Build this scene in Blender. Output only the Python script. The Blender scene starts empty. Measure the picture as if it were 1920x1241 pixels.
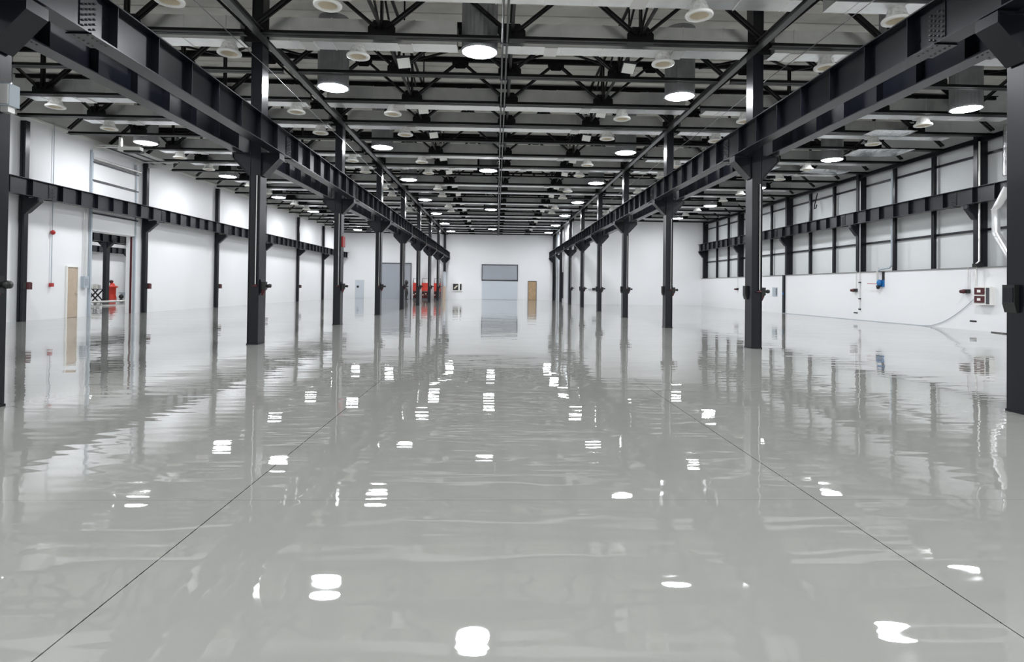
import bpy, math, random
from mathutils import Vector, Matrix
random.seed(7)
SC = bpy.context.scene
COL = SC.collection
PI = math.pi

# ---------------------------------------------------------------- materials
def new_mat(name):
    m = bpy.data.materials.new(name); m.use_nodes = True
    nt = m.node_tree
    b = next(n for n in nt.nodes if n.type == 'BSDF_PRINCIPLED')
    return m, nt, b

def paint(name, col, rough=.5, metal=0., spec=.5, var=.0, scale=3., bump=0., coat=0.):
    m, nt, b = new_mat(name)
    b.inputs['Base Color'].default_value = (*col, 1)
    b.inputs['Roughness'].default_value = rough
    b.inputs['Metallic'].default_value = metal
    b.inputs['Specular IOR Level'].default_value = spec
    b.inputs['Coat Weight'].default_value = coat
    tc = nt.nodes.new('ShaderNodeTexCoord')
    nz = nt.nodes.new('ShaderNodeTexNoise'); nz.inputs['Scale'].default_value = scale
    nz.inputs['Detail'].default_value = 4
    nt.links.new(tc.outputs['Object'], nz.inputs['Vector'])
    if var > 0:
        mr = nt.nodes.new('ShaderNodeMapRange')
        mr.inputs['From Min'].default_value = .3; mr.inputs['From Max'].default_value = .7
        mr.inputs['To Min'].default_value = 1 - var; mr.inputs['To Max'].default_value = 1 + var
        nt.links.new(nz.outputs['Fac'], mr.inputs['Value'])
        mx = nt.nodes.new('ShaderNodeMix'); mx.data_type = 'RGBA'; mx.blend_type = 'MULTIPLY'
        mx.inputs['Factor'].default_value = 1
        mx.inputs['A'].default_value = (*col, 1)
        nt.links.new(mr.outputs['Result'], mx.inputs['B'])
        nt.links.new(mx.outputs['Result'], b.inputs['Base Color'])
        mr2 = nt.nodes.new('ShaderNodeMapRange')
        mr2.inputs['To Min'].default_value = max(.02, rough - .4*var); mr2.inputs['To Max'].default_value = rough + .4*var
        nt.links.new(nz.outputs['Fac'], mr2.inputs['Value'])
        nt.links.new(mr2.outputs['Result'], b.inputs['Roughness'])
    if bump > 0:
        bp = nt.nodes.new('ShaderNodeBump'); bp.inputs['Strength'].default_value = 1
        bp.inputs['Distance'].default_value = bump
        nt.links.new(nz.outputs['Fac'], bp.inputs['Height'])
        nt.links.new(bp.outputs['Normal'], b.inputs['Normal'])
    return m

def emis(name, col, strength):
    m, nt, b = new_mat(name)
    b.inputs['Base Color'].default_value = (.9, .9, .9, 1)
    b.inputs['Emission Color'].default_value = (*col, 1)
    b.inputs['Emission Strength'].default_value = strength
    return m

M = {}
M['steel'] = paint('black_steel_paint', (.0045, .0055, .009), .28, 0, .40, .04, 1.0)
M['steelflat'] = paint('black_truss_paint', (.006, .006, .0065), .42, 0, .26, .1, 3)
M['tie'] = paint('dark_grey_channel', (.09, .09, .092), .3, .5, .5, .1, 3)
M['wall'] = paint('white_wall_panel', (.83, .835, .845), .45, 0, .3, .012, .35)
M['wallgrey'] = paint('grey_upper_panel', (.60, .605, .59), .55, 0, .3, .03, .4)
M['panelr'] = paint('light_grey_cassette', (.66, .68, .68), .5, 0, .3, .02, .5)
M['deck'] = paint('roof_deck_board', (.80, .775, .72), .7, 0, .3, .12, 1.2)
M['galv'] = paint('galvanised_sheet', (.88, .885, .88), .30, .8, .5, .07, 2.2)
M['foil'] = paint('crumpled_foil', (.72, .73, .74), .22, .9, .5, .1, 6, .03)
M['drum'] = paint('galvanised_drum', (.36, .37, .385), .35, .6, .5, .12, 3)
M['pipe'] = paint('zinc_pipe', (.72, .71, .69), .3, .5)
M['white'] = paint('white_enamel', (.85, .84, .80), .35)
M['cream'] = paint('cream_reflector', (.72, .64, .50), .4)
M['glassy'] = paint('prismatic_acrylic', (.80, .79, .76), .2, .15, .6, .25, 14, .006)
M['red'] = paint('red_enamel', (.40, .02, .02), .4)
M['machine_red'] = paint('machine_red', (.55, .035, .02), .45, 0, .5, .15, 3)
M['darkred'] = paint('dark_red_enamel', (.075, .010, .013), .4)
M['blue'] = paint('blue_enamel', (.02, .16, .42), .4)
M['black'] = paint('black_plastic', (.012, .012, .012), .4)
M['grey'] = paint('grey_box', (.42, .47, .52), .45)
M['dooru'] = paint('grey_door_film', (.34, .36, .40), .4)
M['doorl'] = paint('pale_door_panel', (.56, .60, .65), .4)
M['oak'] = paint('oak_veneer', (.42, .29, .165), .5, 0, .4, .15, 5)
M['beige'] = paint('beige_laminate', (.50, .40, .31), .5, 0, .4, .06, 5)
M['darkgrey'] = paint('dark_grey_trim', (.06, .06, .07), .5)
M['ledge'] = paint('ledge_sheet', (.20, .20, .19), .5)
M['lens'] = emis('lit_lens', (.93, .96, 1.0), 105.)
M['strip'] = emis('lit_strip', (1, .95, .95), 3.)

def floor_mat():
    m, nt, b = new_mat('polished_epoxy_floor')
    N = nt.nodes; L = nt.links
    b.inputs['Roughness'].default_value = .015
    b.inputs['Specular IOR Level'].default_value = 1.
    b.inputs['IOR'].default_value = 1.62
    tc = N.new('ShaderNodeTexCoord'); sp = N.new('ShaderNodeSeparateXYZ')
    L.new(tc.outputs['Object'], sp.inputs[0])
    def math_(op, a, v=None):
        n = N.new('ShaderNodeMath'); n.operation = op
        for i, q in enumerate((a, v)):
            if q is None: continue
            if isinstance(q, (int, float)): n.inputs[i].default_value = q
            else: L.new(q, n.inputs[i])
        return n.outputs[0]
    def line(axis, c, half, weight):
        d = math_('ABSOLUTE', math_('SUBTRACT', sp.outputs[axis], c))
        return math_('MULTIPLY', math_('LESS_THAN', d, half), weight)
    acc = None
    for ax, c, hw, w in (('X', -1.815, .0035, 1.), ('X', 2.31, .0035, 1.), ('X', -6.03, .004, .45), ('X', 6.64, .004, .45),
                         ('X', -10.1, .004, .4), ('X', -14, .004, .4), ('X', 10.7, .004, .4), ('X', 15, .004, .4),
                         ('Y', 4.18, .003, .35), ('Y', 8.6, .004, .3), ('Y', 13.0, .005, .3), ('Y', 17.5, .006, .3),
                         ('Y', 26, .008, .25), ('Y', 35, .01, .25)):
        s = line(ax, c, hw, w)
        acc = s if acc is None else math_('MAXIMUM', acc, s)
    nz0 = N.new('ShaderNodeTexNoise'); nz0.inputs['Scale'].default_value = .25; nz0.inputs['Detail'].default_value = 5
    L.new(tc.outputs['Object'], nz0.inputs['Vector'])
    cr = N.new('ShaderNodeMix'); cr.data_type = 'RGBA'
    cr.inputs['A'].default_value = (.285, .285, .264, 1); cr.inputs['B'].default_value = (.322, .321, .300, 1)
    L.new(nz0.outputs['Fac'], cr.inputs['Factor'])
    mx = N.new('ShaderNodeMix'); mx.data_type = 'RGBA'
    mx.inputs['B'].default_value = (.02, .02, .02, 1)
    L.new(acc, mx.inputs['Factor']); L.new(cr.outputs['Result'], mx.inputs['A'])
    L.new(mx.outputs['Result'], b.inputs['Base Color'])
    def noise(sc, det, sy=1.):
        mp = N.new('ShaderNodeMapping'); mp.inputs['Scale'].default_value = (1, sy, 1)
        L.new(tc.outputs['Object'], mp.inputs['Vector'])
        n = N.new('ShaderNodeTexNoise'); n.inputs['Scale'].default_value = sc; n.inputs['Detail'].default_value = det
        n.inputs['Roughness'].default_value = .4
        L.new(mp.outputs['Vector'], n.inputs['Vector'])
        return n.outputs['Fac']
    h = math_('ADD', math_('MULTIPLY', noise(.55, 1.0, 1.3), .0085), math_('MULTIPLY', noise(1.0, 1.0, 2.4), .0022))
    h = math_('ADD', h, math_('MULTIPLY', noise(1.3, .5, 5.0), .0016))
    bp = N.new('ShaderNodeBump'); bp.inputs['Strength'].default_value = 1; bp.inputs['Distance'].default_value = 1
    L.new(h, bp.inputs['Height']); L.new(bp.outputs['Normal'], b.inputs['Normal'])
    return m
M['floor'] = floor_mat()

# ---------------------------------------------------------------- mesh builder
class MB:
    def __init__(s): s.v = []; s.f = []; s.sm = []; s.cut = None
    def add(s, vs, fs, smooth=False):
        n = len(s.v); s.v += [tuple(v) for v in vs]
        s.f += [tuple(i + n for i in f) for f in fs]; s.sm += [smooth] * len(fs); return s
    def box(s, x0, x1, y0, y1, z0, z1):
        x0, x1 = min(x0, x1), max(x0, x1); y0, y1 = min(y0, y1), max(y0, y1); z0, z1 = min(z0, z1), max(z0, z1)
        return s.add([(x0,y0,z0),(x1,y0,z0),(x1,y1,z0),(x0,y1,z0),(x0,y0,z1),(x1,y0,z1),(x1,y1,z1),(x0,y1,z1)],
                     [(0,3,2,1),(4,5,6,7),(0,1,5,4),(1,2,6,5),(2,3,7,6),(3,0,4,7)])
    def bar(s, p, q, w, h, up=(0,0,1)):
        p = Vector(p); q = Vector(q); d = (q - p).normalized(); up = Vector(up)
        if abs(d.dot(up)) > .99: up = Vector((0,1,0))
        a = d.cross(up).normalized() * w / 2; b = a.cross(d).normalized() * h / 2
        vs = [p-a-b, p+a-b, p+a+b, p-a+b, q-a-b, q+a-b, q+a+b, q-a+b]
        return s.add(vs, [(0,1,2,3),(7,6,5,4),(0,4,5,1),(1,5,6,2),(2,6,7,3),(3,7,4,0)])
    def prism(s, poly, axis, a, b):
        n = len(poly)
        def P(u, v, w): return {'y': (u, w, v), 'x': (w, u, v), 'z': (u, v, w)}[axis]
        vs = [P(u, v, a) for u, v in poly] + [P(u, v, b) for u, v in poly]
        fs = [tuple(range(n)), tuple(range(2*n-1, n-1, -1))] + [(i, i+n, (i+1) % n + n, (i+1) % n) for i in range(n)]
        return s.add(vs, fs)
    def tube(s, pts, r, n=10, caps=True):
        pts = [Vector(p) for p in pts]; rings = []
        ref = Vector((0,0,1))
        for i, p in enumerate(pts):
            d = (pts[min(i+1, len(pts)-1)] - pts[max(i-1, 0)]).normalized()
            if abs(d.dot(ref)) > .95: ref = Vector((1,0,0)) if abs(d.x) < .9 else Vector((0,1,0))
            a = d.cross(ref).normalized(); b = a.cross(d)
            rings.append([p + a*r*math.cos(2*PI*k/n) + b*r*math.sin(2*PI*k/n) for k in range(n)])
        vs = [v for R in rings for v in R]; fs = []
        for i in range(len(rings)-1):
            for k in range(n):
                fs.append((i*n+k, i*n+(k+1) % n, (i+1)*n+(k+1) % n, (i+1)*n+k))
        s.add(vs, fs, True)
        if caps:
            s.add(rings[0], [tuple(range(n-1, -1, -1))]); s.add(rings[-1], [tuple(range(n))])
        return s
    def lathe(s, prof, c, n=32, ripple=0., smooth=True, axis='z'):
        vs = []
        for r, z in prof:
            for k in range(n):
                rr = r * (1 + (ripple if k % 2 else 0)); t = 2*PI*k/n
                u, v = rr*math.cos(t), rr*math.sin(t)
                if axis == 'z': vs.append((c[0]+u, c[1]+v, c[2]+z))
                elif axis == 'x': vs.append((c[0]+z, c[1]+u, c[2]+v))
                else: vs.append((c[0]+u, c[1]+z, c[2]+v))
        fs = []
        for i in range(len(prof)-1):
            for k in range(n):
                fs.append((i*n+k, i*n+(k+1) % n, (i+1)*n+(k+1) % n, (i+1)*n+k))
        return s.add(vs, fs, smooth)
    def mesh(s, name, mat):
        me = bpy.data.meshes.new(name); me.from_pydata(s.v, [], s.f)
        me.polygons.foreach_set('use_smooth', s.sm); me.materials.append(mat)
        if s.cut is not None:
            me.materials.append(s.mat2); me.polygons.foreach_set('material_index', [0 if i < s.cut else 1 for i in range(len(s.f))])
        me.update(); return me
    def build(s, name, mat, parent=None, loc=None, mirror=None):
        o = bpy.data.objects.new(name, s.mesh(name, mat)); COL.objects.link(o)
        if parent: o.parent = parent
        if loc: o.location = loc
        return o

def place(name, me, parent=None, loc=(0,0,0)):
    o = bpy.data.objects.new(name, me); COL.objects.link(o); o.parent = parent; o.location = loc; return o
def tag(o, label=None, cat=None, group=None, kind=None):
    if label: o['label'] = label
    if cat: o['category'] = cat
    if group: o['group'] = group
    if kind: o['kind'] = kind
    return o
def thing(name, label, cat, loc=(0,0,0), group=None):
    o = bpy.data.objects.new(name, None); o.empty_display_size = .2; COL.objects.link(o); o.location = loc
    return tag(o, label, cat, group, 'thing')
def copy_tree(o, parent=None, loc=None):
    c = o.copy(); COL.objects.link(c); c.parent = parent
    if loc is not None: c.location = loc
    for ch in o.children: copy_tree(ch, c)
    return c
def struct(name, mb, mat):
    return tag(mb.build(name, mat), kind='structure')

ORD = ['first','second','third','fourth','fifth','sixth','seventh','eighth','ninth','tenth','eleventh','twelfth','thirteenth',
       'fourteenth','fifteenth','sixteenth','seventeenth','eighteenth','nineteenth','twentieth','twenty-first','twenty-second',
       'twenty-third','twenty-fourth','twenty-fifth','twenty-sixth']

# ---------------------------------------------------------------- layout (metres, floor z=0, camera at origin, z 1.5)
Y0, S = 14.86, 7.67
XL, XR = -6.03, 6.64
XWL, XWR = -17.9, 19.35          # wall planes
YB, YRB, YF = 68.9, 53.80, -9.   # back wall, back wall of right bay, wall behind the camera
TY0, TS = 14.38, 2.557           # trusses
ZC = 7.52                        # underside of the bottom chords
ZT = 8.98                        # top chord centre
ZD = 9.55                        # roof deck
def colY(k): return Y0 + S*k + .2
def trY(i): return TY0 + TS*i

# ---------------------------------------------------------------- setting
struct('floor', MB().box(-44, XWR+.3, YF, YB+.2, -.2, 0), M['floor'])
dk = MB().box(-44, XWR+.3, YF, YB+.2, ZD, ZD+.2)
for i in range(0, 130):                                  # seams of the roof boards
    y = YF + .6*i
    if y < YB: dk.box(XWL, XWR, y-.02, y+.02, ZD-.035, ZD)
struct('ceiling', dk, M['deck'])
# left wall with the tall doorway
OY0, OY1, OZ = 26.65, 29.62, 3.75
wl = MB().box(XWL-.3, XWL, YF, OY0, 0, 7.75).box(XWL-.3, XWL, OY1, YB, 0, 7.75).box(XWL-.3, XWL, OY0, OY1, OZ, 7.75)
struct('wall_left', wl, M['wall'])
struct('wall_left_upper', MB().box(XWL-.3, XWL-.02, YF, YB, 7.75, ZD), M['wallgrey'])
struct('trim_1', MB().box(XWL-.02, XWL+.05, YF, YB-.01, 7.72, 7.80), M['white'])
# back wall, the long wall at the end of the right row, right bay wall
struct('wall_back', MB().box(-44, XR+.6, YB, YB+.2, 0, ZD), M['wall'])
struct('wall_inner', MB().box(XR+.25, XR+.45, YRB, YB, 0, ZD), M['wall'])
struct('wall_back_right', MB().box(XR+.45, XWR+.2, YRB, YRB+.2, 0, ZD), M['wall'])
struct('trim_2', MB().box(XR+.46, XWR-.2, YRB-.06, YRB, 7.62, 7.72), M['white'])
struct('wall_front', MB().box(-44, XWR+.2, YF-.2, YF, 0, ZD), M['wall'])
# right wall: low white wall, ledge, recessed cassettes above
ZL = 2.46
struct('wall_right', MB().box(18.86, XWR+.2, YF, YRB, 0, ZL), M['wall'])
up = MB().box(XWR, XWR+.2, YF, YRB, ZL, ZD)
struct('wall_right_upper', up, M['panelr'])
struct('trim_3', MB().box(18.82, XWR, YF, YRB-.01, ZL, ZL+.035), M['ledge'])
# neighbouring hall behind the doorway
struct('wall_annex', MB().box(-42.3, -42.1, YF, YB, 0, ZD), M['wall'])

# windowless doors --------------------------------------------------------
def leaf_door(name, axis, a0, a1, plane, z1, mat, outward, handle_at, label):
    """door standing on the floor against a wall; axis 'x': spans X on a wall at Y=plane; axis 'y': spans Y at X=plane"""
    r = tag(bpy.data.objects.new(name, None), kind='structure'); COL.objects.link(r)
    f, l, h = MB(), MB(), MB()
    def B(mb, u0, u1, d0, d1, z0, z1_):
        d0, d1 = plane + outward*d0, plane + outward*d1
        if axis == 'x': mb.box(u0, u1, d0, d1, z0, z1_)
        else: mb.box(d0, d1, u0, u1, z0, z1_)
    t = .05
    B(f, a0-t, a0, 0, .07, 0, z1+t); B(f, a1, a1+t, 0, .07, 0, z1+t); B(f, a0, a1, 0, .07, z1, z1+t)
    B(l, a0+.004, a1-.004, 0, .04, .01, z1-.004)
    B(h, handle_at-.02, handle_at+.02, .04, .09, 1.02, 1.06); B(h, handle_at-.07, handle_at+.05, .08, .1, 1.03, 1.05)
    f.build('door_frame', M['darkgrey'] if mat is M['oak'] else M['white'], r); d = l.build('door_leaf', mat, r); h.build('door_handle', M['pipe'], d)
    return r
leaf_door('door_1', 'y', 25.2, 25.8, XWL, 2.12, M['beige'], 1, 25.72, '')
leaf_door('door_2', 'x', 3.70, 4.62, YB, 2.18, M['oak'], -1, 3.80, '')
leaf_door('door_3', 'x', -16.3, -15.3, YB, 2.12, M['doorl'], -1, -16.15, '')
# roundel on the pale door
tag(MB().lathe([(.0, 0), (.13, 0), (.13, .02), (.05, .02), (.05, 0)], (-16.02, YB-.07, 1.35), 20, axis='y').build('round_window', M['black']), 'round black porthole disc on the pale single door in the back wall', 'porthole', kind='thing')

def overhead_door(name, label, x0, x1, z1, zs, y, up_m, lo_m):
    r = thing(name, label, 'overhead door', ((x0+x1)/2, y, 0))
    r_ = r.location.copy()
    def bld(mb, n, m, p=r):
        for i, v in enumerate(mb.v): mb.v[i] = (v[0]-r_[0], v[1]-r_[1], v[2])
        return mb.build(n, m, p)
    bld(MB().box(x0, x1, y-.06, y, zs, z1), 'upper_panel', up_m)
    if zs > 0: bld(MB().box(x0, x1, y-.08, y, .01, zs-.08), 'lower_panel', lo_m)
    fr = MB().box(x0-.06, x0+.02, y-.12, y, max(zs-.1, 0), z1).box(x1-.02, x1+.06, y-.12, y, max(zs-.1, 0), z1).box(x0-.06, x1+.06, y-.14, y, z1, z1+.1)
    bld(fr, 'door_frame', M['darkgrey'])
    if zs > 0: bld(MB().box(x0, x1, y-.13, y-.08, zs-.08, zs+.04), 'lock_rail', M['black'])
    return r
overhead_door('overhead_door', 'grey overhead door in two tones at the end of the middle bay', -1.68, 2.42, 4.02, 2.28, YB, M['dooru'], M['doorl'])
overhead_door('roller_door', 'tall plain grey roller door at the end of the left bay', -13.3, -9.95, 4.05, 0., YB, M['dooru'], M['dooru'])

# ---------------------------------------------------------------- main columns
def col_mesh_parts(h_top, zb_top, w=.27, d=.40, hang=.57, h=.57, dz=0):
    sh = MB().box(-w/2, -w/2+.02, -d/2, d/2, .02, h_top).box(w/2-.02, w/2, -d/2, d/2, .02, h_top)
    sh.box(-w/2+.02, w/2-.02, -d/2+.015, -d/2+.03, .02, h_top).box(-w/2+.02, w/2-.02, d/2-.03, d/2-.015, .02, h_top)
    base = MB().box(-w/2-.01, w/2+.01, -d/2-.01, d/2+.01, 0, .03)
    return sh, base
def bracket_mb(side, zt, w, hang, h, dy=.17):
    a = w/2; s = side
    poly = [(s*a, zt), (s*hang, zt), (s*hang, zt-.13), (s*(a+.06), zt-h+.02), (s*a, zt-h)]
    m = MB().prism(poly, 'y', -.14, -.12).prism(poly, 'y', .12, .14)
    m.bar((s*hang, 0, zt-.01), (s*hang, 0, zt-.14), .30, .02, (1,0,0)) if False else None
    m.box(s*(hang-.012), s*(hang+.012), -dy, dy, zt-.14, zt)
    m.bar((s*hang, 0, zt-.13), (s*(a+.03), 0, zt-h), 2*dy, .025)
    m.box(s*a, s*hang, -dy, dy, zt-.03, zt)
    return m
ZBL, ZBR, ZBLW, ZBRW = 3.30+1.5, 3.455+1.5, 3.14+1.5, 3.46+1.5       # girder seats
BH = .635
def make_column(zb, label_row, xr, sides=(-1, 1)):
    r = thing('steel_column', '', 'steel column')
    sh, base = col_mesh_parts(ZT-.05, zb)
    sh.build('shaft', M['steel'], r); base.build('base_plate', M['steel'], r)
    for s in sides: bracket_mb(s, zb-.02, .27, .57, .57).build('bracket', M['steel'], r)
    cap = MB().box(-.3, .3 if len(sides) == 2 else .2, -.23, .23, ZC+.0, ZC+.42)
    cap.build('truss_seat', M['steelflat'], r)
    return r
cols = {}
for row, xr, zb, words in (('L', XL, ZBL, 'left'), ('R', XR, ZBR, 'right')):
    proto = None
    kmax = 7
    for k in range(-1, kmax+1):
        y = colY(k) if k >= 0 else 7.12
        if k == 7: y = YB - .25
        if (row, k) == ('R', 6): proto = None
        r = make_column(zb, words, xr, (-1,) if (row, k) == ('R', 6) else (-1, 1)) if proto is None else copy_tree(proto)
        proto = proto or r
        r.location = (xr, y, 0); cols[row, k] = r
        extra = ''
        if row == 'R' and k >= 6: extra = ' against the white inner wall'
        tag(r, f'black steel column, {ORD[k+1]} from the camera in the {words} row' + extra, 'steel column', 'black columns of the two inner rows', 'thing')

# ---------------------------------------------------------------- crane girders
FW = .28
def girder_parts(L, zb, side, full, splice=True):
    """runs along +Y from 0; stiffeners on both faces of the web"""
    out = []
    out.append(('web', MB().box(-.008, .008, 0, L, zb+.02, zb+BH-.02)))
    out.append(('top_flange', MB().box(-FW/2, FW/2, 0.002, L-.002, zb+BH-.02, zb+BH)))
    out.append(('bottom_flange', MB().box(-FW/2, FW/2, 0.002, L-.002, zb, zb+.02)))
    ys = [.62 + 1.025*j for j in range(7)]
    for y in ys:
        if y < L: out.append(('stiffener', MB().box(-FW/2+.01, FW/2-.01, y-.006, y+.006, zb+.02, zb+BH-.02)))
    if splice and L > 7:
        sp = MB().box(-.022, .022, 0.01, .34, zb+.06, zb+BH-.05)
        sp.box(-FW/2-.03, FW/2+.03, .02, .5, zb-.02, zb)
        sp.cut = len(sp.f); sp.mat2 = M['tie']
        b = sp
        for r_ in range(6):
            for c_ in range(4):
                y = .05 + c_*.075; z = zb+.11+.07*r_ + (.035 if c_ % 2 else 0)
                for s in (-1, 1): b.lathe([(0, .048*s), (.011, .046*s), (.016, .036*s), (.016, .02*s)], (0, y, z), 8, axis='x')
        for c_ in range(5):
            for s in (-1, 1): b.lathe([(0, -.012), (.014, -.008), (.016, 0)], (s*.09, .07+c_*.09, zb-.02), 8)
        out.append(('splice_plate', sp))
    return out
GM = {}
def girder(x, y0, y1, zb, label, group, full):
    key = (round(y1-y0, 3), zb, full)
    r = thing('crane_girder', label, 'crane girder', (x, y0, 0), group)
    if key not in GM:
        parts = girder_parts(y1-y0, zb, 1, full)
        if not full:
            a = MB()
            for n, m in parts:
                a.add(m.v, m.f)
            parts = [('girder_body', a)]
        GM[key] = [(n, m.mesh(n, M['steel'])) for n, m in parts]
    for n, me in GM[key]: place(n, me, r)
    return r
for row, xr, zb, words in (('L', XL, ZBL, 'left'), ('R', XR, ZBR, 'right')):
    for s in (-1, 1):
        inner = (s == 1) == (row == 'L')
        x = xr + s*(.47 if row == 'L' else .44)
        for k in range(-1, 8):
            ya = colY(k-1) + .55; yb = colY(k) + .55
            if k == -1: ya, yb = 2.2, colY(-1)+.55
            if k == 7: yb = YB - .1
            if row == 'R' and not inner:
                if k > 5: continue
                yb = min(yb, YRB - .03)
            side_words = 'middle bay side' if inner else 'outer bay side'
            girder(x, ya, yb, zb, f'riveted black crane girder on {side_words} of the {words} column row, {ORD[k+1]} span', 'black crane girders on the column rows', k <= 4)
# wall girders
for k in range(0, 8):
    ya = colY(k-1)+.55; yb = min(colY(k)+.55, YB-.02)
    girder(XWL+.62, ya, yb, ZBLW, f'black crane girder along the left white wall, {ORD[k]} span', 'crane girders on the left wall', k <= 4)
for k in range(0, 6):
    ya = colY(k-1)+.55; yb = min(colY(k)+.55, YRB-.02)
    girder(18.62, ya, yb, ZBRW, f'black crane girder along the right panelled wall, {ORD[k]} span', 'crane girders on the right wall', k <= 4)

# ---------------------------------------------------------------- wall columns
def wall_column(x, y, z0, zt, zb, s, label, w=.2, d=.2, reach=.5):
    r = thing('wall_post', label, 'wall column', (x, y, 0))
    MB().box(-w/2, w/2, -d/2, -d/2+.02, z0, zt).box(-w/2, w/2, d/2-.02, d/2, z0, zt).box(-.01, .01, -d/2, d/2, z0, zt).box(-w/2, w/2, -d/2+.02, d/2-.02, z0, zt).build('shaft', M['steel'], r)
    bracket_mb(s, zb-.02, w, reach+.14, .56, d/2).build('bracket', M['steel'], r)
    return r
for k in range(0, 8):
    y = min(colY(k)-.0, YB-.3) if k else 22.75-7.67
    y = colY(k)
    if k == 7: continue
    wall_column(XWL+.15, y, 0, ZC, ZBLW, 1, f'black column against the left white wall, {ORD[k]} from the camera', reach=.47)
for k in range(0, 6):
    y = colY(k) if k < 5 else YRB-.22
    wall_column(19.12, y, ZL+.035, ZC+.2, ZBRW, -1, f'black column on the ledge of the right wall, {ORD[k]} from the camera', w=.42, d=.20, reach=.45)
r = thing('wall_post', 'short black post below the ledge of the right wall', 'wall column', (18.80, colY(3), 0))
MB().box(-.055, .055, -.1, .1, 0, ZL+.02).build('shaft', M['steel'], r)
MB().box(-.1, -.05, -.08, .0, 1.2, 1.35).build('switch_box', M['blue'], r)
# studs and girts of the right wall
n = 0
for k in range(-1, 5):
    for j in (1, 2):
        y = colY(k) + S*j/3
        if y > YRB-.6: continue
        o = MB().box(-.09, .09, -.012, .012, ZL+.035, 7.75).box(-.09, -.075, -.08, .08, ZL+.035, 7.75).build('wall_stud', M['steel'], loc=(19.2, y, 0))
        tag(o, f'slim black stud of the right panelled wall, {ORD[n]} from the camera', 'wall stud', 'black studs of the right wall', 'thing'); n += 1
for z, w_ in ((3.98, 'lower'), (6.98, 'upper')):
    o = MB().box(XWR-.1, XWR-.005, -3, YRB-.02, z-.045, z+.045).build('wall_rail', M['steel'])
    tag(o, f'long black {w_} rail across the panels of the right wall', 'wall rail', kind='thing')
o = MB().box(18.95, 19.1, 2, YRB-.02, 7.40, 7.42).box(18.95, 19.1, 2, YRB-.02, 7.58, 7.6).box(19.02, 19.04, 2, YRB-.02, 7.4, 7.6).build('eaves_beam', M['steel'])
tag(o, 'long black eaves beam along the top of the right wall', 'eaves beam', kind='thing')

# ---------------------------------------------------------------- roof trusses
def angle_pair(mb, p, q, t=.06, gap=.035):
    for s in (-1, 1):
        off = Vector((0, s*(gap/2+t/2+.012), 0))
        mb.bar(Vector(p)+off, Vector(q)+off, t*1.0, t, (0,1,0)) if False else mb.bar(Vector(p)+off, Vector(q)+off, t, .065, (0,1,0))
    return mb
def truss_parts(W, stub=False):
    """spans X 0..W; nodes at quarter points; z absolute"""
    out = []; zc = ZC + .05; zt = ZT
    bc = MB()
    for s in (-1, 1): bc.box(0.1, W-.1, s*.014, s*.13, ZC, ZC+.018).box(.1, W-.1, s*.014, s*.032, ZC+.018, ZC+.11)
    out.append(('bottom_chord', bc))
    tcm = MB()
    for s in (-1, 1): tcm.box(0, W, s*.014, s*.13, zt+.04, zt+.058).box(0, W, s*.014, s*.032, zt-.06, zt+.04)
    out.append(('top_chord', tcm))
    q = W/4
    for j in range(5):
        x = q*j
        if 0 < j < 4:
            out.append(('gusset_plate', MB().prism([(x-.33, ZC+.0), (x+.33, ZC), (x+.33, ZC+.25), (x+.19, ZC+.42), (x-.19, ZC+.42), (x-.33, ZC+.25)], 'y', -.012, .012)))
            out.append(('vertical_strut', angle_pair(MB(), (x, 0, ZC+.25), (x, 0, zt), .05)))
        if j < 4:
            xm = x+q/2
            out.append(('diagonal_strut', angle_pair(MB(), (x+.12, 0, ZC+.22), (xm-.1, 0, zt-.1))))
            out.append(('diagonal_strut', angle_pair(MB(), (x+q-.12, 0, ZC+.22), (xm+.1, 0, zt-.1))))
            out.append(('gusset_plate', MB().prism([(xm-.27, zt+.02), (xm+.27, zt+.02), (xm+.27, zt-.14), (xm+.15, zt-.28), (xm-.15, zt-.28), (xm-.27, zt-.14)], 'y', -.012, .012)))
    return out
TM = {}
BAYS = (('left', XWL+.3, XL), ('middle', XL, XR), ('right', XR, XWR-.2))
for bay, xa, xb in BAYS:
    for i in range(-1, 22):
        y = trY(i)
        if bay == 'right' and y > YRB-.3: continue
        if y > YB-.2: continue
        full = i <= 8
        key = (bay, full)
        if key not in TM:
            ps = truss_parts(xb-xa)
            if not full:
                a = MB()
                for n_, m in ps: a.add(m.v, m.f)
                ps = [('truss_frame', a)]
            TM[key] = [(n_, m.mesh(n_, M['steelflat'])) for n_, m in ps]
        r = thing('roof_truss', f'black steel roof truss over the {bay} bay, {ORD[i+1]} from the camera', 'roof truss', (xa, y, 0), f'roof trusses over the {bay} bay')
        for n_, me in TM[key]: place(n_, me, r)
# purlins
pm = MB().box(XWL+.02, XWR-.02, -.04, .04, ZD-.16, ZD-.145).box(XWL+.02, XWR-.02, -.04, .04, ZD-.055, ZD-.04).box(XWL+.02, XWR-.02, -.008, .008, ZD-.145, ZD-.055).mesh('purlin', M['steelflat'])
for i in range(-1, 22):
    for q_, wq in ((.5, 'midway'),):
        y = trY(i)+TS*(q_ if i != 15 else .36)
        if y > YB-.3: continue
        me = pm
        o = place('roof_purlin', me, None, (0, y, 0))
        tag(o, f'dark roof purlin across all bays, midway behind the {ORD[i+1]} truss', 'roof purlin', 'roof purlins under the deck', 'thing')
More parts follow.
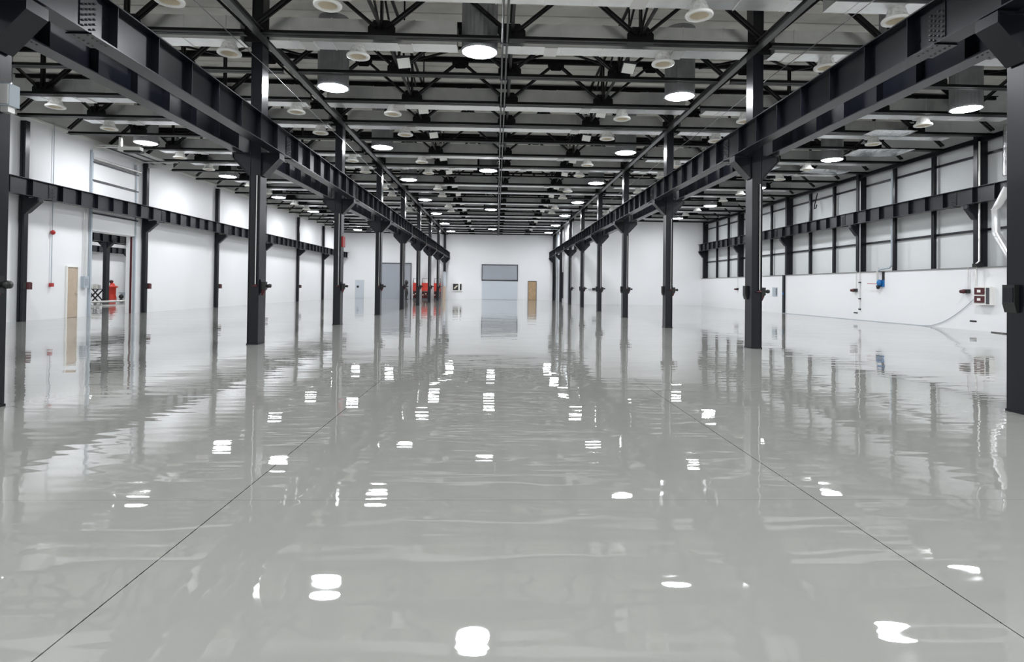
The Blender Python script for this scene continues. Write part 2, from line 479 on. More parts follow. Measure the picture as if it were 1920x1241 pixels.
# longitudinal bracing
for x, wd, ya, yb in ((XL+3.17, 'left of the ceiling centre line', 9, 68.5), (XL+3*3.1675, 'right of the ceiling centre line', 9, 68.5), (.32, 'above the twin pipes in the middle', 9, 68.5),
               (-11.9, 'over the middle of the left bay', 9, 68.5), (12.9, 'over the middle of the right bay', 9, 53)):
    a = MB(); i = -1
    a.bar((x, ya, ZT+.09), (x, yb, ZT+.09), .07, .07)
    while trY(i+1) < yb:
        p, q = trY(i), trY(i+1)
        if i % 3 == 1 or x > 1 or x < -1:
            a.bar((x+.03, p+.1, ZC+.2), (x+.03, q-.1, ZT-.05), .05, .05); a.bar((x-.03, q-.1, ZC+.2), (x-.03, p+.1, ZT-.05), .05, .05)
        a.box(x-.035, x+.035, p+.03, q-.03, ZC+.18, ZC+.23)
        i += 1
    tag(a.build('roof_bracing', M['steelflat']), f'long black cross bracing between the trusses, {wd}', 'roof bracing', 'cross bracing runs', 'thing')
# flat wind bracing at top chord level in every third panel
wb = 0
for bay, xa, xb in BAYS:
    for i in range(1, 20, 6):
        if bay == 'right' and trY(i+1) > YRB: continue
        a = MB(); q = (xb-xa)/4
        for j in {'left': (1, 2, 3), 'middle': (1, 2), 'right': (0, 1, 3)}[bay]:
            a.bar((xa+q*j, trY(i)+.15, ZT-.1), (xa+q*(j+1), trY(i+1)-.15, ZT-.1), .07, .05)
            a.bar((xa+q*(j+1), trY(i)+.15, ZT-.14), (xa+q*j, trY(i+1)-.15, ZT-.14), .07, .05)
        a.bar((xa+.2, trY(i)+.27, ZT-.05), (xb-.2, trY(i)+.27, ZT-.05), .07, .07)
        tag(a.build('wind_bracing', M['steelflat']), f'flat crossed roof bracing over the {bay} bay behind the {ORD[i+1]} truss', 'roof bracing', 'flat crossed bracing', 'thing')

# ---------------------------------------------------------------- ties along the column rows, twin pipe, cables
for x, wd in ((XL+.24, 'left'), (XR-.2, 'right')):
    a = MB().box(x-.08, x+.08, 8.4, YB-.3, ZC-.03, ZC-.015).box(x-.08, x+.08, 8.4, YB-.3, ZC+.13, ZC+.145).box(x-.01, x+.01, 8.4, YB-.3, ZC-.015, ZC+.13)
    a.box(x-.08, x-.068, 8.4, YB-.3, ZC-.015, ZC+.03).box(x+.068, x+.08, 8.4, YB-.3, ZC-.015, ZC+.03)
    tag(a.build('tie_beam', M['tie']), f'long grey channel beam under the trusses along the {wd} column row', 'tie beam', kind='thing')
tp = thing('twin_pipe', 'pair of thin grey pipes running down the centre of the ceiling', 'twin pipe', (.13, 8.4, 0))
for dx in (-.055, .055): MB().tube([(dx, 0, ZC-.05), (dx, YB-8.5, ZC-.05)], .026, 8).build('pipe', M['tie'], tp)
for i in range(-1, 22):
    yy = trY(i)-8.4
    if yy < 60: MB().box(-.11, .11, yy-.02, yy+.02, ZC-.08, ZC).build('pipe_clamp', M['darkgrey'], tp)
for x, wd in ((XL-.05, 'left'), (XR+.30, 'right')):
    pts = []
    for k in range(-1, 6):
        for t in range(6): 
            yy = colY(k)+S*t/6; sag = .05*math.sin(PI*t/6); pts.append((x+ (.25 if wd == 'left' else .0), yy, 6.95-sag))
    tag(MB().tube(pts, .009, 6).build('ceiling_cable', M['tie']), f'thin sagging cable strung below the trusses along the {wd} row', 'cable', kind='thing')

# ---------------------------------------------------------------- rectangular ducts behind the trusses
RIB = {}
def duct(x0, x1, y, label, grp, full, dy):
    r = thing('ceiling_duct', label, 'air duct', (x0, y, 0), grp)
    L = x1-x0; z0, z1 = ZC+.0, ZC+.58
    MB().box(0, L, dy, dy+.5, z0, z1).build('duct_body', M['galv'], r)
    step = 1.02
    x = .5
    while x < L-.1 and full:
        if dy not in RIB: RIB[dy] = MB().box(-.012, .012, dy-.014, dy+.514, z0-.014, z1+.014).mesh('seam_rib', M['galv'])
        place('seam_rib', RIB[dy], r, (x, 0, 0)); x += step
    if full:
        for x in (L*.2, L*.72):
            MB().box(x-.16, x+.16, dy-.02, dy+.52, z0-.03, z0-.001).build('cover_strip', M['pipe'], r)
    return r
LAMPC = []
for bay, xa, xb in BAYS:
    for i in range(-1, 21):
        t = i % 3
        if t == 1: continue
        y = trY(i)
        if bay == 'right' and y > YRB-1.5: continue
        dy = .32 if t == 0 else .17
        a, b = xa+.35, xb-.35
        if bay == 'left': a = xa+2.2
        if bay == 'right': b = xb-1.5
        lbl = f'galvanised air duct over the {bay} bay behind the {ORD[i+1]} truss'
        cut = None
        if t == 0 and i % 6 == 0:
            cut = {'middle': -.5, 'left': -10.9, 'right': 10.4 if i == 0 else 10.1}[bay]
            if bay == 'left' and i == 0: cut = None
        if cut is not None:
            duct(a, cut-.56, y, lbl + ', piece before the round lamp', 'galvanised air ducts', i < 9, dy)
            duct(cut+.56, b, y, lbl + ', piece after the round lamp', 'galvanised air ducts', i < 9, dy)
            LAMPC.append((cut, y+.58, bay, i))
        else: duct(a, b, y, lbl, 'galvanised air ducts', i < 9, dy)

# ---------------------------------------------------------------- lit drum lamps
ZLENS = 7.45
def make_drum():
    r = thing('drum_lamp', '', 'ceiling lamp')
    R = .455
    MB().lathe([(R, ZLENS+.03), (R, ZD-.001)], (0,0,0), 56, -.018, False).build('drum', M['drum'], r)
    MB().lathe([(R+.012, ZLENS+.06), (R+.02, ZLENS), (R-.02, ZLENS-.005), (R-.03, ZLENS+.03)], (0,0,0), 40).build('rim', M['drum'], r)
    MB().lathe([(0.001, ZLENS+.10), (R-.01, ZLENS+.08)], (0,0,0), 40).build('reflector_plate', M['white'], r)
    le = MB().lathe([(0.001, ZLENS-.035), (R*.5, ZLENS-.028), (R*.85, ZLENS-.012), (R-.02, ZLENS+.01)], (0,0,0), 40)
    le.build('lens', M['lens'], r)
    return r
drum = None
def add_drum(x, y, label, grp='lit drum lamps'):
    global drum
    o = make_drum() if drum is None else copy_tree(drum)
    drum = drum or o
    o.location = (x, y, 0); tag(o, label, 'ceiling lamp', grp, 'thing')
LY = [17.95 + S*k for k in range(7)]
for x, wd, off in ((-5.0, 'beside the left column row', 0), (5.6, 'beside the right column row', .1), (-15.0, 'near the left white wall', 0), (15.2, 'near the right panelled wall', .7)):
    for k, y in enumerate(LY):
        y += off
        if x > 10 and y > YRB-1: continue
        add_drum(x, y, f'lit round drum lamp {wd}, {ORD[k]} from the camera')
for x, y, bay, i in LAMPC:
    add_drum(x, y, f'lit round drum lamp in the centre of the {bay} bay behind the {ORD[i+1]} truss')
for x in (-15., -5., 5.6, 15.2):                       # the same rows go on over and behind the camera
    for y in (10.3, 2.6, -5.0): 
        add_drum(x, y, 'lit round drum lamp hanging over or behind the camera', 'drum lamps behind the view')
for x, y in ((-.5, -.5), (10.1, -.5)): add_drum(x, y, 'lit round drum lamp hanging over or behind the camera', 'drum lamps behind the view')
n = 0
for x in (-24, -31, -38):
    for y in (27, 36, 46, 56, 65):
        add_drum(x, y, f'lit drum lamp in the neighbouring hall, {ORD[n]} of its grid', 'drum lamps of the neighbouring hall'); n += 1

# ---------------------------------------------------------------- unlit bell lamps
def make_bell():
    r = thing('pendant_bell_lamp', '', 'bell lamp'); z = 7.26
    MB().lathe([(.145, z+.27), (.17, z+.23), (.19, z+.16), (.215, z+.09), (.25, z+.03)], (0,0,0), 28, .02).build('reflector', M['glassy'], r)
    MB().lathe([(.25, z+.045), (.28, z+.04), (.292, z+.015), (.286, z-.012), (.25, z-.02), (.20, z-.012), (.195, z+.02)], (0,0,0), 32).build('rim', M['white'], r)
    MB().lathe([(0.001, z+.22), (.12, z+.2), (.17, z+.12), (.2, z-.005)], (0,0,0), 28).build('inner_reflector', M['cream'], r)
    MB().lathe([(0.001, z+.275), (.08, z+.275), (.145, z+.27)], (0,0,0), 24).build('ballast_plate', M['galv'], r)
    return r
bell = None; n = 0
for x, wd in ((-3.55, 'left half of the middle bay'), (4.2, 'right half of the middle bay'), (-6.75, 'left bay close to the columns'), (8.45, 'right bay close to the columns'), (-14.6, 'left bay near the wall'), (14.7, 'right bay near the wall')):
    c = 0
    for i in range(-1, 14):
        t = i % 3
        if t == 1: continue
        y = trY(i) + (.57 if t == 0 else .42)
        if abs(x) > 14 and min(abs(y-l) for l in LY) < .85: continue
        if x > 8 and y > YRB-1: continue
        o = make_bell() if bell is None else copy_tree(bell)
        bell = bell or o
        o.location = (x, y, 0)
        tag(o, f'unlit bell lamp with white rim, {wd}, {ORD[c]} from the camera', 'bell lamp', 'unlit bell lamps', 'thing'); c += 1

# ---------------------------------------------------------------- small square floodlights
def make_flood(s):
    r = thing('ceiling_floodlight', '', 'floodlight')
    b = MB().box(-.18, .18, -.2, .2, -.03, .03)
    f = MB().box(-.165, .165, -.185, .185, -.037, -.03)
    rot = Matrix.Rotation(math.radians(-22), 4, 'X') @ Matrix.Rotation(s*math.radians(8), 4, 'Y')
    for m in (b, f): m.v = [tuple(rot @ Vector(v) + Vector((0, 0, 7.6))) for v in m.v]
    b.build('housing', M['darkgrey'], r); f.build('glass', M['white'], r)
    MB().box(-.02, .02, -.02, .02, 7.6, ZD-.02).box(-.12, .12, -.02, .02, 7.66, 7.7).build('arm', M['steelflat'], r)
    return r
for s, x, wd in ((-1, -2.6, 'left'), (1, 3.58, 'right')):
    pr_ = None
    for k in range(13):
        y = 16.15 + 3.8345*k
        for i in range(-1, 21):
            d0 = trY(i) + (.32 if i % 3 == 0 else .17)
            if i % 3 != 1 and d0-.25 < y < d0+.75: y = d0+.78
        o = make_flood(s) if pr_ is None else copy_tree(pr_)
        pr_ = pr_ or o
        o.location = (x, y, 0)
        tag(o, f'square white floodlight, {wd} line of the middle bay, {ORD[k]} from the camera', 'floodlight', 'square floodlights', 'thing')

# ---------------------------------------------------------------- outlets on the columns
def make_outlet():
    r = thing('power_outlet', '', 'power outlet')
    MB().box(.135, .16, -.14, .02, 1.28, 1.62).build('back_plate', M['steel'], r)
    MB().box(.16, .27, -.12, .0, 1.36, 1.56).build('outlet_box', M['black'], r)
    pl = MB().lathe([(0.001, .12), (.045, .115), (.05, .06), (.035, .05), (.035, 0)], (.27, -.06, 1.46), 16, axis='x').build('plug', M['black'], r)
    MB().prism([(.16, 1.36), (.26, 1.36), (.20, 1.22), (.16, 1.22)], 'y', -.09, -.03).build('lower_guard', M['darkred'], r)
    v = MB().lathe([(0.001, -.06), (.03, -.055), (.03, 0)], (.06, -.2, 1.46), 12, axis='y').tube([(-.03, -.25, 1.45), (.12, -.25, 1.45)], .012, 6)
    v.build('valve', M['darkred'], r)
    MB().tube([(.06, -.225, 1.5), (.06, -.225, 4.2)], .013, 8).build('conduit', M['pipe'], r)
    return r
ol = None
for row, xr, words in (('L', XL, 'left'), ('R', XR, 'right')):
    for k in range(-1, 6 if row == 'R' else 7):
        c = cols[row, k]
        o = make_outlet() if ol is None else copy_tree(ol)
        ol = ol or o
        o.location = (xr, c.location.y, 0)
        tag(o, f'black power outlet with red plug on the {ORD[k+1]} column of the {words} row', 'power outlet', 'power outlets on the columns', 'thing')
def make_redbox():
    r = thing('hose_cabinet', '', 'hose cabinet')
    MB().prism([(-.135, 1.60), (-.195, 1.60), (-.195, 1.36), (-.165, 1.25), (-.135, 1.25)], 'y', .02, .20).build('cabinet_body', M['black'], r)
    MB().box(-.202, -.195, .04, .18, 1.38, 1.56).build('cover', M['steel'], r)
    return r
rb = None
for k in range(-1, 5):
    o = make_redbox() if rb is None else copy_tree(rb)
    rb = rb or o
    o.location = (XR, cols['R', k].location.y, 0)
    tag(o, f'small black hose box on the {ORD[k+1]} column of the right row', 'hose box', 'hose boxes of the right row', 'thing')
# grey junction box up on the first left column
r = thing('junction_box', 'grey steel junction box high on the first left column', 'junction box', (XL, 7.12, 0))
MB().box(.14, .28, .0, .15, 3.57, 3.83).build('box_body', M['grey'], r)
MB().box(.15, .27, -.015, .0, 3.585, 3.815).build('box_lid', M['pipe'], r)
MB().tube([(.2, -.1, 3.86), (.2, -.12, 4.1), (.14, -.14, 4.6), (.14, -.14, 4.9)], .014, 8).build('conduit', M['black'], r)
MB().box(.16, .25, .02, .12, 3.50, 3.57).build('cable_gland', M['pipe'], r)
# red alarm panel on the second left column
tag(MB().box(.14, .2, -.16, .16, 2.95, 3.35).build('alarm_station', M['red'], loc=(XL, cols['L', 1].location.y, 0)), 'red alarm panel high on the third column of the left row', 'alarm panel', kind='thing')

# ---------------------------------------------------------------- left wall fittings
r = thing('pull_switch', 'long thin pipe with red knobs on the left wall beside the beige door', 'pull switch', (XWL, 24.3, 0))
MB().tube([(.06, 0, 1.45), (.06, 0, 7.9)], .016, 8).build('pipe', M['grey'], r)
MB().box(.02, .12, -.07, .07, 1.3, 1.45).build('switch_box', M['red'], r)
MB().lathe([(0.001, .1), (.07, .06), (.09, 0), (.07, -.06), (.001, -.1)], (.09, 0, 3.48), 16).build('red_bell', M['red'], r)
r = thing('control_box', 'grey control box with two conduits left of the tall doorway', 'control box', (XWL, 26.2, 0))
MB().box(.0, .16, -.14, .14, 1.25, 1.75).build('box_body', M['grey'], r)
MB().box(.16, .17, -.09, .09, 1.35, 1.65).build('box_lid', M['dooru'], r)
for dy in (-.07, .07): MB().tube([(.06, dy, 1.75), (.06, dy, 5.2)], .02, 8).build('conduit', M['pipe'], r)
for k in range(1, 6):
    r = thing('alarm_box', f'small black and red alarm box on the {ORD[k]} column of the left wall', 'alarm box', (XWL+.15, colY(k), 0), 'alarm boxes of the left wall')
    MB().box(.13, .25, -.13, .10, 1.2, 1.48).build('box_body', M['black'], r)
    MB().box(.25, .33, -.11, .06, 1.2, 1.46).build('red_cover', M['darkred'], r)
# doorway surround, raised sectional door and its tracks
r = thing('sectional_door', 'raised sectional door above the tall doorway in the left wall', 'sectional door', (XWL, 28.1, 0))
z = OZ
for zz in (OZ, 4.56, 5.35, 6.02):
    h = {OZ: .78, 4.56: .76, 5.35: .64, 6.02: .75}[zz]
    MB().box(.02, .07, -1.6, 1.75, zz+.03, zz+h).build('door_panel', M['wall'], r)
for zz in (4.545, 5.99, 6.80): MB().box(.02, .12, -1.6, 1.75, zz-.03, zz+.03).build('rail', M['darkgrey'], r)
for dy in (-1.58, 1.6):
    MB().box(.02, .12, dy-.04, dy+.04, 0, 7.3).build('track', M['grey'], r)
    MB().tube([(.1, dy, 7.2), (.14, dy, 7.36), (.3, dy, 7.44), (2.1, dy, 7.46)], .03, 8).build('curved_track', M['pipe'], r)
MB().tube([(.2, -1.6, 6.95), (.2, 1.75, 6.95)], .05, 10).build('spring_shaft', M['pipe'], r)
MB().box(-.09, .0, 1.495, 1.52, 0, OZ).build('jamb', M['darkred'], r)
MB().box(.12, 1.45, -1.5, 2.3, 7.52, 7.57).box(.12, 1.45, 2.3, 2.35, 7.3, 7.57).build('soffit', M['wallgrey'], r)
for dx in (.5, 1.1): MB().box(dx-.03, dx+.03, -1.5, 2.3, 7.47, 7.515).build('runner', M['darkgrey'], r)
r = thing('door_motor', 'white door motor bracket hanging beside the round lamp over the left bay', 'door motor', (-15.6, 24.9, 0))
MB().box(-.05, .05, -.05, .05, 7.05, 7.5).build('post', M['white'], r)
MB().box(-.05, .85, -.12, .12, 6.95, 7.1).build('motor_housing', M['white'], r)
MB().box(.2, .9, -.14, .1, 6.86, 6.94).build('motor_base', M['black'], r)

# ---------------------------------------------------------------- neighbouring hall seen through the doorway
for k, (x, y) in enumerate(((-30.75, 47.6), (-41.3, 67.9))):
    r = copy_tree(cols['L', 0], None, (x, y, 0))
    tag(r, ['black column in the neighbouring hall, centred in the tall doorway', 'black column in the neighbouring hall, beside the right jamb'][k], 'steel column', 'columns of the neighbouring hall', 'thing')
for x, wd in ((-30.75+.47, 'near'), (-30.75-.47, 'far'), (-41.3, 'wall side')):
    for j in range(3):
        girder(x, 44.6+7.67*j, 44.6+7.67*(j+1), ZBLW, f'black crane girder in the neighbouring hall, {wd} line, {ORD[j]} span', 'girders of the neighbouring hall', False)
def at(x, y): return x, y
r = thing('work_bench', 'black cross-legged bench loaded with white parts in the neighbouring hall', 'work bench', (-31.75, 47.9, 0))
MB().box(-.45, .45, -.4, .4, .92, .98).build('bench_top', M['black'], r)
lg = MB()
for sy in (-.3, .3): lg.bar((-.42, sy, 0), (.4, sy, .92), .08, .08).bar((.42, sy, 0), (-.4, sy, .92), .08, .08)
lg.build('trestle', M['black'], r)
st = MB()
for j in range(5): st.box(-.42+j*.17, -.3+j*.17, -.3, .1, .98, 1.12+.35*random.random())
st.build('stacked_parts', M['white'], r)
r = thing('red_machine', 'red floor machine behind the column in the neighbouring hall', 'machine', (-35.45, 55.8, 0))
MB().lathe([(0.001, 1.45), (.16, 1.42), (.22, 1.2), (.45, 1.15), (.45, 1.05), (.3, 1.0), (.28, .35), (.35, .1), (.35, 0)], (0,0,0), 20).build('machine_body', M['machine_red'], r)
MB().lathe([(.0, 1.75), (.14, 1.68), (.18, 1.55), (.1, 1.42)], (-.1, 0, 0), 16).build('head', M['darkred'], r)
r = thing('pallet_truck', 'grey low trolley with an upright wire frame in the neighbouring hall', 'trolley', (-33.9, 56.1, 0))
MB().box(-.85, .85, -.5, .5, .5, .62).box(-.75, .75, -.4, .4, .25, .5).build('deck', M['grey'], r)
for sx in (-.65, 0, .65): MB().lathe([(0.001, -.05), (.2, -.05), (.2, .05), (.001, .05)], (sx, -.45, .2), 16, axis='y').build('wheel', M['black'], r)
MB().tube([(.25, .0, .62), (.15, .0, 1.5), (.8, .0, 1.5), (.8, .0, .62)], .04, 8).build('wire_frame', M['darkgrey'], r)
r = thing('floor_rail', 'low silver barrier rail across the floor of the neighbouring hall', 'barrier rail', (-27.8, 41.6, 0))
MB().tube([(0, -1.5, .14), (.24, 4.6, .14)], .07, 8).build('rail', M['pipe'], r)
for t in (0, .33, .66, 1.): MB().tube([(.24*t, -1.5+6.1*t, 0), (.24*t, -1.5+6.1*t, .14)], .03, 6).build('foot', M['pipe'], r)

# ---------------------------------------------------------------- right wall fittings
def rw(y): return 18.86
r = thing('fire_cabinet', 'dark red fire cabinet with white labels on the low right wall', 'fire cabinet', (18.86, 22.1, 0))
MB().box(-.2, 0, -.36, .36, 1.02, 1.72).build('cabinet_body', M['white'], r)
for zz in (1.1, 1.42): 
    d_ = MB().box(-.225, -.2, -.12, .34, zz, zz+.26).build('door_panel', M['darkred'], r)
    MB().box(-.232, -.225, .04, .2, zz+.08, zz+.18).build('label_plate', M['white'], d_)
MB().box(-.22, -.2, -.34, -.2, 1.06, 1.68).build('side_panel', M['darkgrey'], r)
r = thing('heating_pipe', 'pale vertical pipe running down beside the first column of the right wall', 'pipe', (18.7, 22.4, 0))
MB().tube([(.1, 0, 7.4), (.1, 0, 2.72), (-.02, 0, 2.62), (-.02, 0, 1.75)], .035, 10).build('pipe', M['pipe'], r)
MB().box(-.1, .18, -.12, .1, 2.48, 2.62).build('bracket', M['black'], r)
for y, zt, lab in ((23.05, 2.45, 'beside the fire cabinet'), (30.4, 2.5, 'in the middle of the low right wall'), (45.6, 2.5, 'far along the low right wall')):
    r = thing('wall_outlet', f'dark red wall outlet on a conduit {lab}', 'wall outlet', (18.86, y, 0), 'dark red outlets on the right wall')
    MB().tube([(-.05, -.1, zt+.05), (-.05, -.1, 1.62)], .016, 8).build('conduit', M['pipe'], r)
    MB().box(-.1, 0, -.16, .12, 1.46, 1.62).build('outlet_box', M['black'], r)
    MB().lathe([(0.001, -.16), (.06, -.15), (.08, -.02), (.09, 0)], (-.1, .06, 1.53), 14, axis='x').build('plug', M['darkred'], r)
r = thing('valve_station', 'blue and black valve station with red lever on the low right wall', 'valve station', (18.86, 28.3, 0))
MB().tube([(.1, -.55, 7.2), (.1, -.55, 2.75), (.06, -.47, 2.64), (-.12, -.05, 2.58), (-.14, .1, 2.5)], .045, 10).build('pipe', M['grey'], r)
MB().tube([(-.14, .1, 2.66), (-.16, .12, 2.4), (-.15, .12, 2.05)], .05, 10).build('fitting', M['pipe'], r)
MB().box(-.06, -.0, -.2, -.08, 2.05, 2.45).build('back_strip', M['black'], r)
MB().lathe([(0.001, .15), (.09, .13), (.12, 0), (.09, -.13), (.001, -.15)], (-.14, .0, 1.92), 16).build('blue_valve', M['blue'], r)
MB().box(-.05, 0, -.2, .06, 1.72, 2.06).build('blue_plate', M['blue'], r)
MB().lathe([(0.001, .1), (.1, .08), (.07, -.08), (.001, -.1)], (-.14, .08, 1.7), 14).build('filter_bowl', M['black'], r)
MB().bar((-.2, .1, 1.86), (-.24, .75, 1.88), .04, .03).build('lever', M['red'], r)
r = thing('wall_pipe', 'thin clipped pipe dropping to the skirting of the low right wall', 'pipe', (18.86, 30.0, 0))
MB().tube([(-.04, 0, 7.2), (-.04, 0, .55)], .022, 8).build('pipe', M['pipe'], r)
for zz in (.56, 1.1, 1.95): MB().box(-.09, 0, -.05, .05, zz-.03, zz+.03).build('clip', M['black'], r)
r = thing('vent_grille', 'grey slotted vent plate on the low right wall beyond the first right column', 'vent grille', (18.86, 39.4, 0))
MB().box(-.03, 0, -.35, .35, 1.08, 1.68).build('plate', M['grey'], r)
MB().box(-.045, -.03, -.3, -.2, 1.15, 1.62).build('slot', M['darkgrey'], r)
for y, lab in ((22.75, 'below the fire cabinet'), (30.4, 'below the middle wall outlet')):
    tag(MB().box(-.015, 0, -.16, .16, -.03, .03).build('wall_slot', M['black'], loc=(18.86, y, .36)), f'small black slot low on the right wall {lab}', 'wall slot', kind='thing')
pts = [(18.83, 22.35 + 3.1*t, 1.55 - 1.53*math.sin(min(1, t*1.0)*PI/2)**.9 if t > 0 else 1.55) for t in [j/14 for j in range(15)]]
pts += [(18.8, 25.8, .015), (18.7, 30, .015), (18.7, 38, .015)]
tag(MB().tube(pts, .012, 6).build('hanging_cable', M['grey']), 'thin grey cable drooping from the fire cabinet down the right wall', 'cable', kind='thing')
tag(MB().tube([(18.6, 21.6, .02), (18.5, 20.6, .02), (18.45, 20.0, .02)], .02, 6).build('floor_hose', M['black']), 'short black hose on the floor at the foot of the right wall', 'hose', kind='thing')
# galvanised elbow duct
r = thing('elbow_duct', 'bent galvanised duct beside the first right column, under the wall girder', 'duct', (18.35, 21.0, 0))
path = [(-.08, -.5, 5.3), (-.06, -.1, 4.75), (-.04, .08, 4.55), (-.02, .08, 3.7), (-.02, .0, 3.55), (.05, -.75, 2.3), (.05, -1.0, 1.9)]
MB().tube(path, .17, 4).build('duct_body', M['galv'], r)
for p in (path[2], path[4]): MB().lathe([(.19, -.015), (.19, .015)], p, 4).build('joint_band', M['pipe'], r)
r = thing('hanging_duct', 'shiny vertical foil duct beside the first right column, above the wall girder', 'duct', (18.5, 20.7, 0))
MB().tube([(0, 0, 5.75), (0, 0, 6.4), (.02, 0, 7.6)], .2, 12).build('duct_body', M['foil'], r)
tag(MB().tube([(19.1, 34.6, 7.3), (18.9, 34.55, 6.6), (18.85, 34.5, 6.35), (18.9, 34.4, 6.4), (18.95, 34.4, 6.6)], .03, 8).build('hanging_hose', M['black']), 'black looped hose hanging from the eaves of the right wall', 'hose', kind='thing')
# foil wrapped duct pieces under the roof of the right bay
for j, (x, y, l, w_, lab) in enumerate(((16.2, 24.6, 2.3, 1.3, 'with wrinkled skin, nearest the right wall'), (14.6, 21.5, 1.6, .8, 'beside a bell lamp near the wall'), (12.6, 28.3, 1.9, 1.1, 'pillow shaped, nearest the column row'), (16.3, 28.7, 2.2, 1.0, 'flat, behind the wrinkled one'))):
    a = MB(); nx, ny = 14, 8
    for sgn in (1, -1):
        vs = []; fs = []
        for u in range(nx+1):
            for v in range(ny+1):
                X = (u/nx-.5)*l; Yy = (v/ny-.5)*w_
                hgt = .085*math.sin(PI*u/nx)**.4*math.sin(PI*v/ny)**.5 if 0 < u < nx and 0 < v < ny else 0
                vs.append((X, Yy, sgn*(hgt + .02*random.random()*(hgt > 0))))
        for u in range(nx):
            for v in range(ny):
                q = (u*(ny+1)+v, (u+1)*(ny+1)+v, (u+1)*(ny+1)+v+1, u*(ny+1)+v+1)
                fs.append(q if sgn > 0 else q[::-1])
        a.add(vs, fs, True)
    o = a.build('foil_duct', M['foil'], loc=(x, y, 7.41)); o.rotation_euler = (0, 0, .06*(j-1)); 
    tag(o, f'silver foil duct piece under the right bay roof, {lab}', 'foil duct', 'foil duct pieces', 'thing')

# ---------------------------------------------------------------- back of the hall
for j, (x, w_, hh) in enumerate(((-9.1, .62, 2.1), (-7.95, .95, 2.1), (-6.7, .72, 2.1))):
    r = thing('red_cabinet', ['narrow red machine cabinet, nearest the roller door', 'wide red machine cabinet standing between two columns', 'red machine cabinet of tangled pipes, nearest the hall corner'][j], 'machine cabinet', (x, 67.2, 0), 'red cabinets by the back wall')
    MB().box(-w_/2, w_/2, -.35, .35, .95, 1.85).build('cabinet_body', M['machine_red'], r)
    MB().box(-w_/2, w_/2, -.35, .35, .0, .12).build('plinth', M['darkgrey'], r)
    pm_ = MB()
    for q in range(7):
        x0 = -w_/2+.05+random.random()*(w_-.1); x1 = -w_/2+.05+random.random()*(w_-.1)
        pm_.tube([(x0, -.3, .1), (x0, -.33, .4), (x1, -.33, .6), (x1, -.3, .97)], .035, 7)
    pm_.box(-w_/2, w_/2, -.15, .3, .12, .9)
    pm_.build('pipe_cluster', M['darkred'], r)
    gg = MB()
    for q in range(3): gg.lathe([(0.001, -.03), (.07, -.03), (.07, .02)], (-w_/3+w_/3*q, -.37, .5+.12*(q % 2)), 12, axis='y')
    gg.build('gauges', M['cream'], r)
    MB().tube([(-w_/2+.03, 0, 1.85), (-w_/2+.03, 0, hh+.25), (w_/2-.03, 0, hh+.25), (w_/2-.03, 0, 1.85)], .035, 8).build('top_frame', M['darkgrey'], r)
    MB().lathe([(0.001, .34), (.14, .3), (.14, 0)], (0, 0, 1.85), 14).build('tank', M['white'], r)
r = thing('extinguisher_stand', 'black standing object in front of the roller door', 'stand', (-10.1, 66.4, 0))
MB().lathe([(0.001, 2.15), (.2, 2.05), (.24, 1.8), (.1, 1.55), (.06, 1.3), (.2, 1.1), (.24, .7), (.1, .1), (.3, 0), (.001, 0)], (0,0,0), 16).build('body', M['black'], r)
r = thing('cylinder_tank', 'tall pale cylinder tank between the last two left row columns', 'tank', (-5.95, 67.6, 0))
MB().lathe([(0.001, 3.2), (.12, 3.15), (.2, 2.95), (.2, 1.6), (.18, 0)], (0,0,0), 20).build('tank_body', M['doorl'], r)
MB().box(-.18, .18, -.3, -.2, .0, 1.5).build('wooden_board', M['beige'], r)
r = thing('hose_station', 'white wall box with black hose pictures beside the last left column', 'hose station', (-4.55, YB, 0))
MB().box(-.55, .55, -.18, 0, .98, 1.85).build('box_body', M['white'], r)
MB().box(-.5, .12, -.19, -.18, 1.06, 1.8).build('black_panel', M['black'], r)
MB().bar((-.36, -.2, 1.25), (.02, -.2, 1.6), .02, .14).build('pale_stripe', M['cream'], r)
MB().box(.3, .5, -.19, -.18, 1.06, 1.8).build('side_panel', M['black'], r)
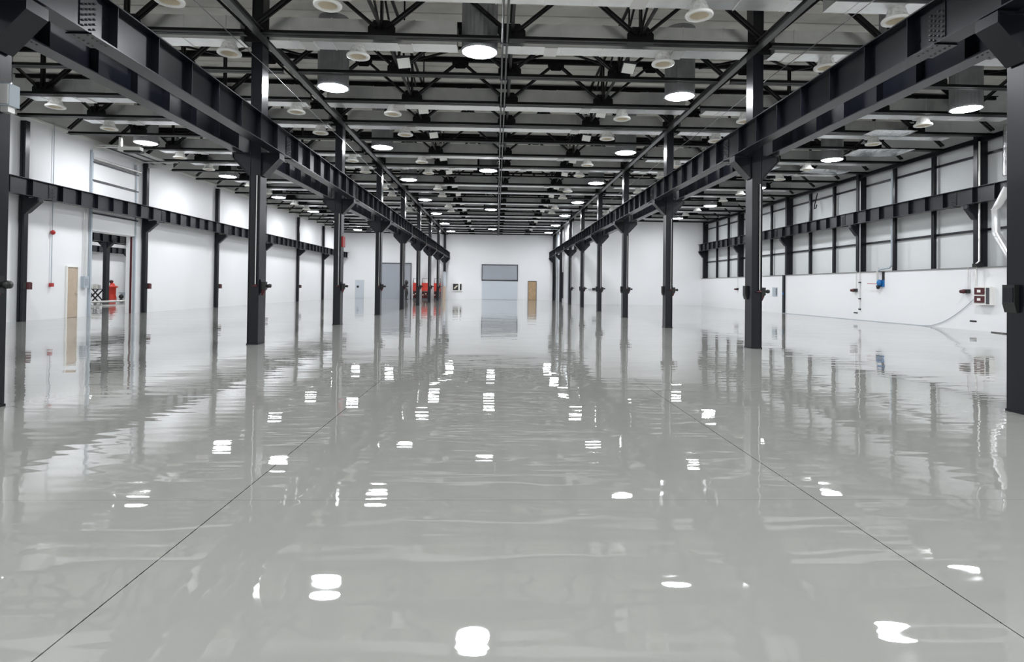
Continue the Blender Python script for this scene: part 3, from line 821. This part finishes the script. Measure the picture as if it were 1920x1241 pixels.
# fittings of the inner wall at the end of the right row
for j, (y, z0, z1, w_, m) in enumerate(((56.2, 0, 8.4, .5, 'doorl'), (61.0, .4, 3.1, .3, 'darkgrey'), (63.5, 0, 7.2, .35, 'doorl'), (66.0, 0, 7.5, .25, 'grey'))):
    o = MB().box(-.1, -.001, -w_, w_, z0, z1).build('wall_pilaster', M[m], loc=(XR+.249, y, 0))
    tag(o, ['pale full-height panel on the inner wall behind the seventh right column', 'dark narrow panel on the inner wall', 'pale tall panel on the inner wall before the hall end', 'grey slim panel on the inner wall beside the hall end'][j], 'wall panel', kind='thing')
r = thing('wall_outlet', 'small black outlet on the far white wall of the right bay', 'wall outlet', (9.0, YRB, 0))
MB().box(-.25, .2, -.14, 0, 1.28, 1.5).build('outlet_box', M['black'], r)
MB().box(-.6, -.35, -.08, 0, 1.3, 1.44).build('side_plate', M['grey'], r)

# ---------------------------------------------------------------- camera, world, view
yaw, pitch, roll = .0339, .0121, .0115
f = Vector((math.sin(yaw)*math.cos(pitch), math.cos(yaw)*math.cos(pitch), math.sin(pitch)))
rr = Vector((math.cos(yaw), -math.sin(yaw), 0)); uu = rr.cross(f)
r2 = rr*math.cos(roll) + uu*math.sin(roll); u2 = -rr*math.sin(roll) + uu*math.cos(roll)
cam = bpy.data.cameras.new('camera'); co = bpy.data.objects.new('camera', cam); COL.objects.link(co)
mw = Matrix.Identity(4)
for i in range(3):
    mw[i][0] = r2[i]; mw[i][1] = u2[i]; mw[i][2] = -f[i]
mw[0][3], mw[1][3], mw[2][3] = 0, 0, 1.5
co.matrix_world = mw
cam.sensor_fit = 'HORIZONTAL'; cam.sensor_width = 36
cam.lens = 1107.64*36/1920
cam.shift_x = -(968.66-960)/1920
cam.shift_y = -(620.5-524.79)/1920
cam.clip_start = .05; cam.clip_end = 300
SC.camera = co
w = bpy.data.worlds.new('world'); SC.world = w; w.use_nodes = True
w.node_tree.nodes['Background'].inputs[0].default_value = (.5, .55, .6, 1)
w.node_tree.nodes['Background'].inputs[1].default_value = .2
vs = SC.view_settings
vs.view_transform = 'Standard'; vs.look = 'None'; vs.gamma = 1; vs.use_curve_mapping = False; vs.exposure = .52
SC.cycles.use_denoising = True
SC.cycles.caustics_reflective = True; SC.cycles.blur_glossy = 1.5; SC.cycles.caustics_refractive = False
SC.cycles.max_bounces = 7; SC.cycles.diffuse_bounces = 4; SC.cycles.glossy_bounces = 4
SC.cycles.sample_clamp_indirect = 6
SC.cycles.adaptive_threshold = .013
